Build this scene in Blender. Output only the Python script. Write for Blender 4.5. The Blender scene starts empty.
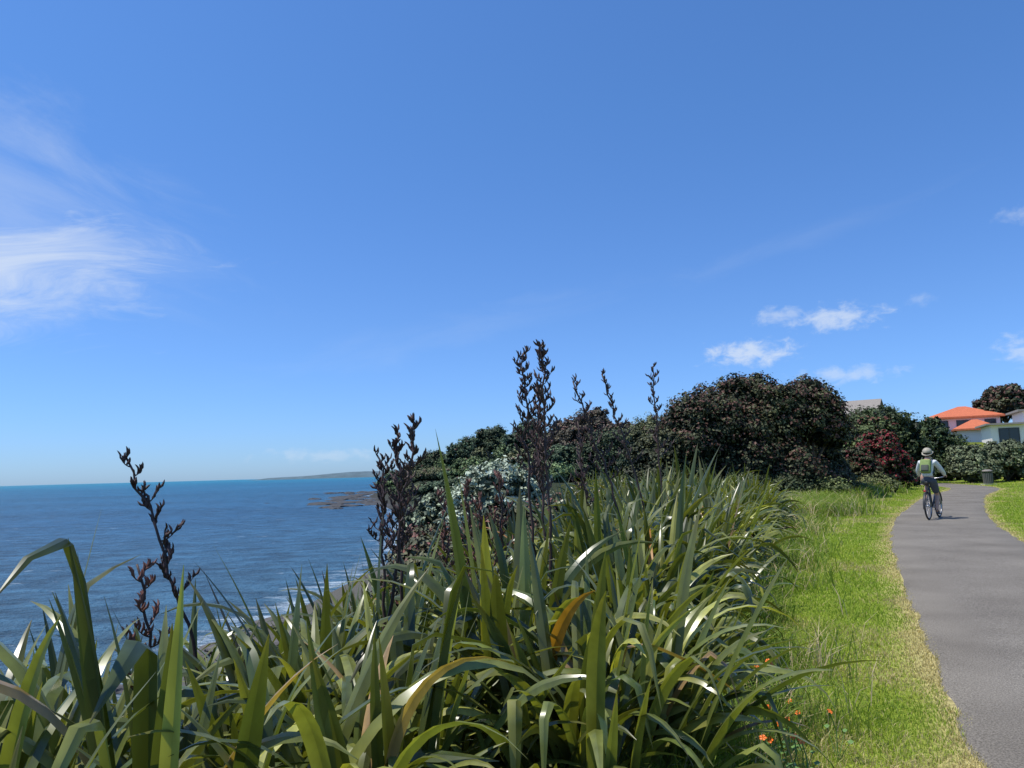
import bpy, math, random
import numpy as np
from mathutils import Vector, Matrix, Euler, noise as mnoise
rng = np.random.default_rng(7)
random.seed(7)
scene = bpy.context.scene
COL = scene.collection
R = math.radians

# ------------------------------------------------------------------ helpers
def link(o): COL.objects.link(o); return o

def thing(o, label=None, category=None, kind=None, group=None):
    if label: o["label"] = label
    if category: o["category"] = category
    if kind: o["kind"] = kind
    if group: o["group"] = group
    return o

def empty(name, loc=(0, 0, 0)):
    o = bpy.data.objects.new(name, None); o.location = loc
    o.empty_display_size = 0.2
    return link(o)

def qmesh(name, V, F, tint=None, mats=(), smooth=True, mi=None):
    V = np.asarray(V, dtype=np.float32); F = np.asarray(F, dtype=np.int32)
    me = bpy.data.meshes.new(name)
    me.vertices.add(len(V)); me.vertices.foreach_set("co", V.ravel())
    k = F.shape[1]
    me.loops.add(F.size); me.loops.foreach_set("vertex_index", F.ravel())
    me.polygons.add(len(F))
    me.polygons.foreach_set("loop_start", np.arange(0, F.size, k, dtype=np.int32))
    me.polygons.foreach_set("loop_total", np.full(len(F), k, dtype=np.int32))
    for m in mats: me.materials.append(m)
    if mi is not None: me.polygons.foreach_set("material_index", np.asarray(mi, dtype=np.int32))
    me.polygons.foreach_set("use_smooth", np.full(len(F), smooth, dtype=bool))
    if tint is not None:
        a = me.attributes.new("tint", 'FLOAT_COLOR', 'POINT')
        T = np.ones((len(V), 4), dtype=np.float32); T[:, :3] = tint
        a.data.foreach_set("color", T.ravel())
    me.update(calc_edges=True)
    me.validate()
    return me

def pmesh(name, V, F, mats=(), smooth=False, mi=None):
    me = bpy.data.meshes.new(name)
    me.from_pydata([tuple(v) for v in V], [], [tuple(f) for f in F])
    for m in mats: me.materials.append(m)
    for i, p in enumerate(me.polygons):
        p.use_smooth = smooth
        if mi is not None: p.material_index = mi[i]
    me.update()
    return me

def obj(name, me, parent=None, loc=(0, 0, 0), rot=(0, 0, 0), scale=(1, 1, 1)):
    o = bpy.data.objects.new(name, me)
    o.location = loc; o.rotation_euler = rot; o.scale = scale
    if parent: o.parent = parent
    return link(o)

def tube(pts, rad, sides=8, cap=True):
    pts = [Vector(p) for p in pts]; V = []; F = []
    n = len(pts)
    if not hasattr(rad, '__len__'): rad = [rad] * n
    ref = None
    for i, p in enumerate(pts):
        t = (pts[min(i + 1, n - 1)] - pts[max(i - 1, 0)]).normalized()
        if ref is None:
            ref = Vector((1, 0, 0)) if abs(t.x) < .8 else Vector((0, 1, 0))
        a = (ref - t * ref.dot(t)).normalized(); b = t.cross(a); ref = a
        for s in range(sides):
            th = 2 * math.pi * s / sides
            V.append(p + (a * math.cos(th) + b * math.sin(th)) * rad[i])
    for i in range(n - 1):
        for s in range(sides):
            s2 = (s + 1) % sides
            F.append((i * sides + s, i * sides + s2, (i + 1) * sides + s2, (i + 1) * sides + s))
    if cap:
        F.append(tuple(range(sides))[::-1]); F.append(tuple((n - 1) * sides + s for s in range(sides)))
    return V, F

class MB:
    def __init__(s): s.V = []; s.F = []; s.M = []
    def add(s, VF, m=0):
        o = len(s.V); s.V += [Vector(v) for v in VF[0]]; s.F += [tuple(i + o for i in f) for f in VF[1]]
        s.M += [m] * len(VF[1]); return s
    def box(s, lo, hi, m=0):
        x0, y0, z0 = lo; x1, y1, z1 = hi
        return s.add(([(x0,y0,z0),(x1,y0,z0),(x1,y1,z0),(x0,y1,z0),(x0,y0,z1),(x1,y0,z1),(x1,y1,z1),(x0,y1,z1)],
            [(0,3,2,1),(4,5,6,7),(0,1,5,4),(1,2,6,5),(2,3,7,6),(3,0,4,7)]), m)
    def ell(s, c, r, m=0, nu=14, nv=9):
        V = []; F = []
        for j in range(nv + 1):
            ph = math.pi * j / nv
            for i in range(nu):
                th = 2 * math.pi * i / nu
                V.append((c[0] + r[0]*math.sin(ph)*math.cos(th), c[1] + r[1]*math.sin(ph)*math.sin(th), c[2] + r[2]*math.cos(ph)))
        for j in range(nv):
            for i in range(nu):
                i2 = (i+1) % nu
                F.append((j*nu+i, (j+1)*nu+i, (j+1)*nu+i2, j*nu+i2))
        return s.add((V, F), m)
    def mesh(s, name, mats, smooth=False): return pmesh(name, s.V, s.F, mats, smooth, s.M)

# ------------------------------------------------------------------ materials
def new_mat(name):
    m = bpy.data.materials.new(name); m.use_nodes = True
    nt = m.node_tree; b = nt.nodes["Principled BSDF"]
    return m, nt, b

def simple(name, col, rough=.6, nscale=8, namp=.25, bump=0.0, metal=0, spec=.5):
    m, nt, b = new_mat(name); N = nt.nodes; L = nt.links
    tc = N.new('ShaderNodeTexCoord'); nz = N.new('ShaderNodeTexNoise')
    nz.inputs['Scale'].default_value = nscale; nz.inputs['Detail'].default_value = 5
    L.new(tc.outputs['Object'], nz.inputs['Vector'])
    mx = N.new('ShaderNodeMix'); mx.data_type = 'RGBA'
    mx.inputs[6].default_value = (*[c * (1 - namp) for c in col], 1)
    mx.inputs[7].default_value = (*[min(1, c * (1 + namp)) for c in col], 1)
    L.new(nz.outputs['Fac'], mx.inputs[0]); L.new(mx.outputs[2], b.inputs['Base Color'])
    b.inputs['Roughness'].default_value = rough; b.inputs['Metallic'].default_value = metal
    b.inputs['Specular IOR Level'].default_value = spec
    if bump:
        bp = N.new('ShaderNodeBump'); bp.inputs['Strength'].default_value = bump; bp.inputs['Distance'].default_value = .02
        L.new(nz.outputs['Fac'], bp.inputs['Height']); L.new(bp.outputs[0], b.inputs['Normal'])
    return m

def leafmat(name, rough=.5, spec=.4, trans=.25, transcol=(1.2, 1.3, .5), back=None, nscale=3.0, streak=False, vary=True):
    m, nt, b = new_mat(name); N = nt.nodes; L = nt.links
    at = N.new('ShaderNodeAttribute'); at.attribute_name = 'tint'
    colout = at.outputs['Color']
    if vary:
        tc = N.new('ShaderNodeTexCoord'); nz = N.new('ShaderNodeTexNoise'); nz.inputs['Scale'].default_value = nscale
        nz.inputs['Detail'].default_value = 3
        if streak:
            mp = N.new('ShaderNodeMapping'); mp.inputs['Scale'].default_value = (14, 14, 1.5)
            L.new(tc.outputs['Object'], mp.inputs[0]); L.new(mp.outputs[0], nz.inputs['Vector'])
        else: L.new(tc.outputs['Object'], nz.inputs['Vector'])
        mr = N.new('ShaderNodeMapRange'); mr.inputs[1].default_value = .25; mr.inputs[2].default_value = .75
        mr.inputs[3].default_value = .72; mr.inputs[4].default_value = 1.28
        L.new(nz.outputs['Fac'], mr.inputs[0])
        ml = N.new('ShaderNodeVectorMath'); ml.operation = 'SCALE'
        L.new(at.outputs['Color'], ml.inputs[0]); L.new(mr.outputs[0], ml.inputs['Scale'])
        colout = ml.outputs[0]
    if back:
        ge = N.new('ShaderNodeNewGeometry'); mx = N.new('ShaderNodeMix'); mx.data_type = 'RGBA'
        bm = N.new('ShaderNodeVectorMath'); bm.operation = 'MULTIPLY_ADD'; bm.inputs[1].default_value = (1.1, 1.1, 1.1)
        bm.inputs[2].default_value = back
        L.new(colout, bm.inputs[0]); L.new(ge.outputs['Backfacing'], mx.inputs[0])
        L.new(colout, mx.inputs[6]); L.new(bm.outputs[0], mx.inputs[7]); colout = mx.outputs[2]
    L.new(colout, b.inputs['Base Color'])
    b.inputs['Roughness'].default_value = rough; b.inputs['Specular IOR Level'].default_value = spec
    if trans:
        tr = N.new('ShaderNodeBsdfTranslucent'); tm = N.new('ShaderNodeVectorMath'); tm.operation = 'MULTIPLY'
        tm.inputs[1].default_value = transcol
        L.new(colout, tm.inputs[0]); L.new(tm.outputs[0], tr.inputs['Color'])
        ms = N.new('ShaderNodeMixShader'); ms.inputs[0].default_value = trans
        L.new(b.outputs[0], ms.inputs[1]); L.new(tr.outputs[0], ms.inputs[2])
        L.new(ms.outputs[0], N['Material Output'].inputs['Surface'])
    return m

M_flax = leafmat("flax_leaf", rough=.30, spec=.55, trans=.2, transcol=(1.8, 1.75, .45), back=(.030, .033, .010), nscale=1.0, streak=True)
M_grass = leafmat("grass_blade", rough=.7, spec=.15, trans=.38, transcol=(1.15, 1.2, .7), vary=False)
M_tree = leafmat("tree_leaf", rough=.6, spec=.25, trans=0, vary=False)
M_bark = simple("bark", (.12, .09, .07), .9, 12, .5, .6)
M_stalk = simple("flax_stalk", (.055, .028, .020), .6, 20, .4, .2)
M_pod = simple("flax_pod", (.058, .028, .022), .55, 30, .55, .2)
M_podred = simple("flax_pod_red", (.16, .065, .042), .55, 30, .5, .2)

# ------------------------------------------------------------------ layout curves
def smooth(t): t = np.clip(t, 0, 1); return t * t * (3 - 2 * t)
XF_Y = [-40, 0, 3.5, 5.5, 8, 14, 20, 26, 32, 60, 120, 180, 250, 285, 330, 420, 9000]
XF_X = [-6, -.6, .40, 1.02, 1.86, 4.2, 6.6, 8.0, 7.2, 3, -7, -21, -37, -36, 20, 130, 3500]
XC_X = [-20, -13.5, -13.2, -13.1, -13, -12.7, -12.3, -12, -11.5, -9.5, -18, -33, -49, -50, 0, 105, 3300]
def xf(y): return np.interp(y, XF_Y, XF_X)
def xc(y): return np.interp(y, XF_Y, XC_X)

edge = [(-3.2,-10),(-.9, -4), (.75, 0), (2.26, 3.83), (3.0, 5.5), (4.6, 9.0), (7.2, 14.5), (9.9, 19.6), (13.7, 25.9), (18.0, 32.6), (22.2, 38.2), (24.4, 42.5), (25.8, 48), (27, 55), (30, 61), (36, 65), (44, 66)]
def catmull(P, k=14):
    P = [Vector(p) for p in P]; out = []
    for i in range(len(P) - 1):
        p0 = P[max(i-1, 0)]; p1 = P[i]; p2 = P[i+1]; p3 = P[min(i+2, len(P)-1)]
        for j in range(k):
            t = j / k
            out.append(.5*((2*p1)+(p2-p0)*t+(2*p0-5*p1+4*p2-p3)*t*t+(3*p1-p0-3*p2+p3)*t**3))
    out.append(P[-1]); return np.array([tuple(v) for v in out])
LE = catmull(edge)
tg = np.gradient(LE, axis=0); tg /= np.linalg.norm(tg, axis=1)[:, None]
NRM = np.stack([tg[:, 1], -tg[:, 0]], 1)
HW = 1.06
CL = LE + NRM * HW
def pathdist(x, y):
    x = np.asarray(x, dtype=np.float32).ravel(); y = np.asarray(y, dtype=np.float32).ravel()
    out = np.empty(len(x), dtype=np.float32)
    for i in range(0, len(x), 40000):
        dx = x[i:i+40000, None] - CL[None, :, 0]; dy = y[i:i+40000, None] - CL[None, :, 1]
        out[i:i+40000] = np.sqrt((dx*dx+dy*dy).min(1))
    return out
def pathdist_fast(x, y):
    near = (np.abs(x - 20) < 60) & (y > -25) & (y < 85)
    d = np.full(x.shape, 60.0); d[near] = pathdist(x[near], y[near]); return d

def vnoise(x, y, s, seed=0):
    x = x / s + seed * 17.3; y = y / s - seed * 9.1
    xi = np.floor(x); yi = np.floor(y); fx = x - xi; fy = y - yi
    fx = fx*fx*(3-2*fx); fy = fy*fy*(3-2*fy)
    def h(a, b):
        v = np.sin(a*127.1 + b*311.7 + seed*74.7) * 43758.5453; return v - np.floor(v)
    return (h(xi, yi)*(1-fx)+h(xi+1, yi)*fx)*(1-fy)+(h(xi, yi+1)*(1-fx)+h(xi+1, yi+1)*fx)*fy

def height(x, y, pd=None):
    x = np.asarray(x, dtype=float); y = np.asarray(y, dtype=float)
    F = xf(y); C = xc(y)
    t = (F - x) / np.maximum(F - C, 4)
    bank = np.interp(t, [0, .15, .5, .85, 1, 1.25, 2, 6], [0, -.38, -2.8, -4.6, -5.02, -5.6, -8, -20])
    if pd is None: pd = pathdist_fast(x, y)
    away = smooth((pd - 1.3) / 3.5)
    land = smooth(-t * 3 + .3)
    right = smooth((x - xf(y) - 5) / 4)
    z = bank + away * land * ((vnoise(x, y, 2.2, 1) - .5) * .12 + (vnoise(x, y, 9, 2) - .4) * .35)
    z += away * smooth((pd - 2) / 9) * smooth((y - 42) / 45) * smooth((x - 12) / 14) * 3.4
    z += smooth((x-.62*y-3)/6)*away*smooth((45-y)/12)*smooth((y-2)/8)*.55*right
    z += smooth((y - 85) / 60) * smooth((x - F - 6) / 20) * 1.0
    z += smooth((x - 80) / 300) * 10 * smooth((y - 90) / 100)
    return z
def hz(x, y): return float(height(np.array([float(x)]), np.array([float(y)]))[0])

# ------------------------------------------------------------------ ground sheet
def make_ground():
    k = 8.2; c = 3.2
    u = np.linspace(-1, 1, 430); gx = c * np.sinh(k * u) * 1.5 + 3
    v = np.linspace(-.5, 1, 400); gy = c * np.sinh(k * v) * 1.5 + 6
    X, Y = np.meshgrid(gx, gy); x = X.ravel(); y = Y.ravel()
    pd = pathdist_fast(x, y)
    z = height(x, y, pd)
    z[pd < 1.35] = np.minimum(z[pd < 1.35], 0.0)
    nx = len(gx); ny = len(gy)
    idx = np.arange(nx*ny).reshape(ny, nx)
    F = np.stack([idx[:-1, :-1], idx[:-1, 1:], idx[1:, 1:], idx[1:, :-1]], -1).reshape(-1, 4)
    n1 = vnoise(x, y, .8, 3)[:, None]; n2 = vnoise(x, y, 3.5, 4)[:, None]
    green = np.array([.19, .26, .035]) * (.75 + .5 * n1) + np.array([.06, .03, .0]) * n2
    dry = np.array([.46, .37, .18])
    w = (np.clip(1 - (pd - 1.06) / (.14 + .42 * n1[:, 0]), 0, 1) * .88)[:, None]
    col = green * (1 - w) + dry * w
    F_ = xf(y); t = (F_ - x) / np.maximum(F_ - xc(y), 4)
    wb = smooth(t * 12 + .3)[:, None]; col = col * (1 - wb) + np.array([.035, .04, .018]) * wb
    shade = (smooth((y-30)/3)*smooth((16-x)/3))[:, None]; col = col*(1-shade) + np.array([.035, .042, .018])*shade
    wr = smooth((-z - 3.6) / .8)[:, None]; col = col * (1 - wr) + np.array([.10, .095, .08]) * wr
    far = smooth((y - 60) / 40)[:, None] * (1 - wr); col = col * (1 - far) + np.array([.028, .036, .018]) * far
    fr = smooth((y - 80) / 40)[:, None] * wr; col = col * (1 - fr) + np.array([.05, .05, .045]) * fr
    m, nt, b = new_mat("ground_turf"); N = nt.nodes; L = nt.links
    at = N.new('ShaderNodeAttribute'); at.attribute_name = 'tint'
    tc = N.new('ShaderNodeTexCoord'); nz = N.new('ShaderNodeTexNoise'); nz.inputs['Scale'].default_value = 25; nz.inputs['Detail'].default_value = 5
    L.new(tc.outputs['Object'], nz.inputs['Vector'])
    mr = N.new('ShaderNodeMapRange'); mr.inputs[1].default_value = .3; mr.inputs[2].default_value = .7; mr.inputs[3].default_value = .55; mr.inputs[4].default_value = 1.4
    L.new(nz.outputs['Fac'], mr.inputs[0]); ml = N.new('ShaderNodeVectorMath'); ml.operation = 'SCALE'
    L.new(at.outputs['Color'], ml.inputs[0]); L.new(mr.outputs[0], ml.inputs['Scale']); L.new(ml.outputs[0], b.inputs['Base Color'])
    b.inputs['Roughness'].default_value = .95; b.inputs['Specular IOR Level'].default_value = .1
    bp = N.new('ShaderNodeBump'); bp.inputs['Strength'].default_value = .8; bp.inputs['Distance'].default_value = .03
    L.new(nz.outputs['Fac'], bp.inputs['Height']); L.new(bp.outputs[0], b.inputs['Normal'])
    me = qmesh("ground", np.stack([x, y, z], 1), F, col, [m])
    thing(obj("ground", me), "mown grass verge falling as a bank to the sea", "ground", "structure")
make_ground()

# ------------------------------------------------------------------ path
def make_path():
    m, nt, b = new_mat("asphalt"); N = nt.nodes; L = nt.links
    tc = N.new('ShaderNodeTexCoord')
    n1 = N.new('ShaderNodeTexNoise'); n1.inputs['Scale'].default_value = .9; n1.inputs['Detail'].default_value = 6
    n2 = N.new('ShaderNodeTexNoise'); n2.inputs['Scale'].default_value = 95; n2.inputs['Detail'].default_value = 4; n2.inputs['Roughness'].default_value = .7
    vo = N.new('ShaderNodeTexVoronoi'); vo.inputs['Scale'].default_value = 90
    for n in (n1, n2, vo): L.new(tc.outputs['Object'], n.inputs['Vector'])
    cr = N.new('ShaderNodeValToRGB'); cr.color_ramp.elements[0].position = .3; cr.color_ramp.elements[1].position = .72
    cr.color_ramp.elements[0].color = (.145, .130, .110, 1); cr.color_ramp.elements[1].color = (.212, .192, .162, 1)
    L.new(n1.outputs['Fac'], cr.inputs[0])
    c2 = N.new('ShaderNodeValToRGB'); c2.color_ramp.elements[0].position = .3; c2.color_ramp.elements[1].position = .72
    c2.color_ramp.elements[0].color = (.35, .35, .35, 1); c2.color_ramp.elements[1].color = (1.7, 1.7, 1.7, 1)
    L.new(n2.outputs['Fac'], c2.inputs[0])
    mx = N.new('ShaderNodeMix'); mx.data_type = 'RGBA'; mx.blend_type = 'MULTIPLY'; mx.inputs[0].default_value = 1
    L.new(cr.outputs[0], mx.inputs[6]); L.new(c2.outputs[0], mx.inputs[7]); L.new(mx.outputs[2], b.inputs['Base Color'])
    b.inputs['Roughness'].default_value = .95; b.inputs['Specular IOR Level'].default_value = .1
    bp = N.new('ShaderNodeBump'); bp.inputs['Strength'].default_value = .5; bp.inputs['Distance'].default_value = .006
    L.new(vo.outputs['Distance'], bp.inputs['Height']); L.new(bp.outputs[0], b.inputs['Normal'])
    n = len(LE); offs = [-.0, .03, .5, 1.06, 1.6, 2.09, 2.12]; zz = [0.0, .018, .024, .03, .024, .018, 0.0]
    V = []
    for i in range(n):
        j1 = (vnoise(LE[i, 0:1], LE[i, 1:2], .35, 5)[0]-.5)*.12; j2 = (vnoise(LE[i, 0:1], LE[i, 1:2], .35, 6)[0]-.5)*.12
        for k, o in enumerate(offs):
            oo = o + (j1 if k < 2 else 0) + (j2 if k > 4 else 0)
            V.append((LE[i, 0] + NRM[i, 0]*oo, LE[i, 1] + NRM[i, 1]*oo, zz[k]))
    K = len(offs); F = [(i*K+k, i*K+k+1, (i+1)*K+k+1, (i+1)*K+k) for i in range(n-1) for k in range(K-1)]
    thing(obj("path", qmesh("path", V, F, None, [m])), "curving grey asphalt footpath beside the grass", "path", "structure")
make_path()

# ------------------------------------------------------------------ sea
def make_sea():
    m, nt, b = new_mat("sea_water"); N = nt.nodes; L = nt.links
    ge = N.new('ShaderNodeNewGeometry')
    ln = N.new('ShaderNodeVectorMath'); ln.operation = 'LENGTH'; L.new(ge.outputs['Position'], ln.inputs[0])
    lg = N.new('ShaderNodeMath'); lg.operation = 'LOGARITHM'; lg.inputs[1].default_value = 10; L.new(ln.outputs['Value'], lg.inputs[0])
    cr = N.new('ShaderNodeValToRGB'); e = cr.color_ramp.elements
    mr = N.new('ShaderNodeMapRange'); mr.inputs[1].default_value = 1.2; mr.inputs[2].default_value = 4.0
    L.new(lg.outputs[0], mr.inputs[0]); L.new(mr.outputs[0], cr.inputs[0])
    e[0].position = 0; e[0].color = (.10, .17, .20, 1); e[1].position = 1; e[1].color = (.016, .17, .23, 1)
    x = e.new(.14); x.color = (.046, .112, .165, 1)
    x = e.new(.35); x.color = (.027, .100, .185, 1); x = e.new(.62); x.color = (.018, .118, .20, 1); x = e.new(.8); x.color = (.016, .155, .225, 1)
    def nz(scale, sx=1, sy=1, det=4, rough=.5):
        mp = N.new('ShaderNodeMapping'); mp.inputs['Scale'].default_value = (sx, sy, 1); L.new(ge.outputs['Position'], mp.inputs[0])
        n = N.new('ShaderNodeTexNoise'); n.inputs['Scale'].default_value = scale; n.inputs['Detail'].default_value = det; n.inputs['Roughness'].default_value = rough
        L.new(mp.outputs[0], n.inputs['Vector']); return n.outputs['Fac']
    n_big = nz(.02, .35, 1, 4); n_mid = nz(.42, .55, 1.0, 6, .74); n_fine = nz(1.8, .7, 1.0, 4, .6)
    tone = N.new('ShaderNodeMapRange'); tone.inputs[1].default_value = .40; tone.inputs[2].default_value = .62; tone.inputs[3].default_value = .45; tone.inputs[4].default_value = 1.6
    ad = N.new('ShaderNodeMath'); ad.operation = 'MULTIPLY_ADD'; ad.inputs[1].default_value = .25; L.new(n_big, ad.inputs[0])
    h6 = N.new('ShaderNodeMath'); h6.operation = 'MULTIPLY'; h6.inputs[1].default_value = .75; L.new(n_mid, h6.inputs[0]); L.new(h6.outputs[0], ad.inputs[2])
    L.new(ad.outputs[0], tone.inputs[0])
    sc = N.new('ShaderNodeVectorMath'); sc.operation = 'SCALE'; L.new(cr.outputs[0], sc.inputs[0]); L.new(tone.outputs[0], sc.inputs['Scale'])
    n_w = nz(.45, .50, 1.3, 6, .75)
    wr = N.new('ShaderNodeMapRange'); wr.inputs[1].default_value = .65; wr.inputs[2].default_value = .69; L.new(n_w, wr.inputs[0])
    at = N.new('ShaderNodeAttribute'); at.attribute_name = 'tint'
    sx = N.new('ShaderNodeSeparateColor'); L.new(at.outputs['Color'], sx.inputs[0])
    n_f = nz(.8, .5, 1.2, 6, .7)
    fa = N.new('ShaderNodeMath'); fa.operation = 'ADD'; L.new(n_f, fa.inputs[0]); L.new(sx.outputs[0], fa.inputs[1])
    fr = N.new('ShaderNodeMapRange'); fr.inputs[1].default_value = .86; fr.inputs[2].default_value = 1.06; L.new(fa.outputs[0], fr.inputs[0])
    mxm = N.new('ShaderNodeMath'); mxm.operation = 'MAXIMUM'; L.new(wr.outputs[0], mxm.inputs[0]); L.new(fr.outputs[0], mxm.inputs[1])
    mx = N.new('ShaderNodeMix'); mx.data_type = 'RGBA'; L.new(mxm.outputs[0], mx.inputs[0]); L.new(sc.outputs[0], mx.inputs[6]); mx.inputs[7].default_value = (.50, .58, .62, 1)
    L.new(mx.outputs[2], b.inputs['Base Color'])
    b.inputs['Roughness'].default_value = .34; b.inputs['IOR'].default_value = 1.33; b.inputs['Specular IOR Level'].default_value = .26
    hs = N.new('ShaderNodeMath'); hs.operation = 'MULTIPLY_ADD'; hs.inputs[1].default_value = .25; L.new(n_fine, hs.inputs[0]); L.new(n_mid, hs.inputs[2])
    bp = N.new('ShaderNodeBump'); bp.inputs['Strength'].default_value = 1; bp.inputs['Distance'].default_value = 1.7
    L.new(hs.outputs[0], bp.inputs['Height']); L.new(bp.outputs[0], b.inputs['Normal'])
    u = np.linspace(-1, 1, 221); g = 30 * np.sinh(7.3 * u) ; g = g * 40000 / g[-1]
    X, Y = np.meshgrid(g - 15, g + 40); x = X.ravel(); y = Y.ravel()
    d = np.abs(x - xc(y)); foam = np.clip(1 - d / 7.5, 0, 1) * (y < 400) * .5
    idx = np.arange(len(x)).reshape(221, 221)
    F = np.stack([idx[:-1, :-1], idx[:-1, 1:], idx[1:, 1:], idx[1:, :-1]], -1).reshape(-1, 4)
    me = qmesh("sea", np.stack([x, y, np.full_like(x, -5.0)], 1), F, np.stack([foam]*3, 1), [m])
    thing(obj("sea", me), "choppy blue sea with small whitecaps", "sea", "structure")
make_sea()

def far_hill(name, x0, x1, y, mat, seed):
    n = 140; V = []; F = []
    for i in range(n):
        t = i/(n-1); x = x0+(x1-x0)*t; A = lambda s_, sd_: float(vnoise(np.array([x]), np.array([0.]), s_, sd_)[0])
        h = 12*smooth(t*18) + 18*smooth((t-.08)*5.5) + (6*A(160, seed) + 4*A(40, seed+1))*min(1, t*12)
        for k, (dy, f) in enumerate([(-60, -.0), (-20, .45), (60, .8), (300, 1), (700, .6), (1200, -.3)]):
            V.append((x, y+dy+x*.05, -5.2+h*max(f, 0)))
    for i in range(n-1):
        for k in range(5): F.append((i*6+k, (i+1)*6+k, (i+1)*6+k+1, i*6+k+1))
    thing(obj(name, pmesh(name, V, F, [mat], True)), "low hazy green headland across the bay", "headland", "structure")
M_far = simple("far_land", (.075, .12, .14), .9, .02, .5)  # bluish base colour carries the distance haze
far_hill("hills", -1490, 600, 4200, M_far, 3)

# ------------------------------------------------------------------ flax plants
def leaf_rows(base, phi, th0, Lg, w, bend, p, twist, kink=None, n=14):
    pos = Vector(base); ds = Lg / n
    hd = Vector((math.cos(phi), math.sin(phi), 0)); side0 = Vector((-math.sin(phi), math.cos(phi), 0))
    rows = []
    for i in range(n + 1):
        s = i / n
        th = th0 + bend * s ** p
        if kink and s > kink[0]: th += kink[1] * min(1, (s - kink[0]) * n / 1.6)
        th = min(th, 2.95)
        T = hd * math.sin(th) + Vector((0, 0, 1)) * math.cos(th)
        N0 = side0.cross(T)
        tw = twist * s
        Sv = side0 * math.cos(tw) + N0 * math.sin(tw); Nv = Sv.cross(T)
        ww = w * .5 * min(1, .5 + s * 1.5) * max(.03, 1 - max(0, (s - .58) / .42) ** 1.9)
        fold = (1.0 * (1 - s) ** 2.6 + .28)
        rows.append((pos.copy(), Sv * ww * math.cos(fold), Nv * ww * math.sin(fold)))
        pos = pos + T * ds
    return rows

def flax_mesh(name, seed, nfans=8, Lm=1.90, wide=.086):
    r = random.Random(seed); V = []; F = []; T = []
    for f in range(nfans):
        fa = r.uniform(0, 2*math.pi); rad = .42 * math.sqrt(r.random())
        bx, by = rad*math.cos(fa), rad*math.sin(fa)
        lean = rad * .6 + .03; plane = r.uniform(0, math.pi)
        nl = r.randint(7, 10)
        fbright = r.uniform(.75, 1.25); fsize = r.uniform(.80, 1.06)
        for k in range(nl):
            out = k / (nl - 1)
            phi = plane + (math.pi if k % 2 else 0) + r.gauss(0, .18)
            tx = math.cos(phi)*math.sin(.05+.55*out) + math.cos(fa)*lean + r.gauss(0, .05)
            ty = math.sin(phi)*math.sin(.05+.55*out) + math.sin(fa)*lean + r.gauss(0, .05)
            ph = math.atan2(ty, tx); th0 = min(.85, math.hypot(tx, ty))
            L = Lm * fsize * (1 - .24*out) * r.uniform(.70, 1.08)
            q = r.random() + .35*(out-.4)
            if q < .25: bend, p = r.uniform(.05, .45), 1.6
            elif q < .46: bend, p = r.uniform(.6, 1.4), 2.0
            else: bend, p = r.uniform(1.6, 2.9), 2.2
            kink = (r.uniform(.42, .8), r.uniform(1.0, 2.2)) if r.random() < .32 else None
            w = wide * r.uniform(.70, 1.22)
            tw = r.gauss(0, .6)
            rows = leaf_rows((bx + .02*k*math.cos(plane)*(-1)**k, by + .02*k*math.sin(plane)*(-1)**k, -.05), ph, th0, L, w, bend, p, tw, kink)
            g = r.random(); br = fbright * r.uniform(.60, 1.42)
            col = np.array([.046, .070, .019]) * (1-g) + np.array([.150, .165, .042]) * g
            qd = r.random()
            if qd < .008: col = np.array([.46, .22, .045])
            elif qd < .022: col = np.array([.25, .17, .08])
            elif qd < .09: col = np.array([.25, .26, .065])
            col = col * br
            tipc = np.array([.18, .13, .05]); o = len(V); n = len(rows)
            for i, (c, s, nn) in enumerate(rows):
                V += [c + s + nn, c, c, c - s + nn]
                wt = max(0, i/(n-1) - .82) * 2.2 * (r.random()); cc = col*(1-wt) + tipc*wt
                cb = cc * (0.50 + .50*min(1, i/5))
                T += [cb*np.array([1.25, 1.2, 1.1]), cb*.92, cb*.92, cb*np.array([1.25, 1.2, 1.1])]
            for i in range(n-1):
                a = o + i*4; F += [(a, a+1, a+5, a+4), (a+2, a+3, a+7, a+6)]
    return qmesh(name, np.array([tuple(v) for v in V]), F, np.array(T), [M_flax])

FLAX = [flax_mesh("flax_leaves", 300+i, nfans=11 + i % 3) for i in range(12)]

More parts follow.
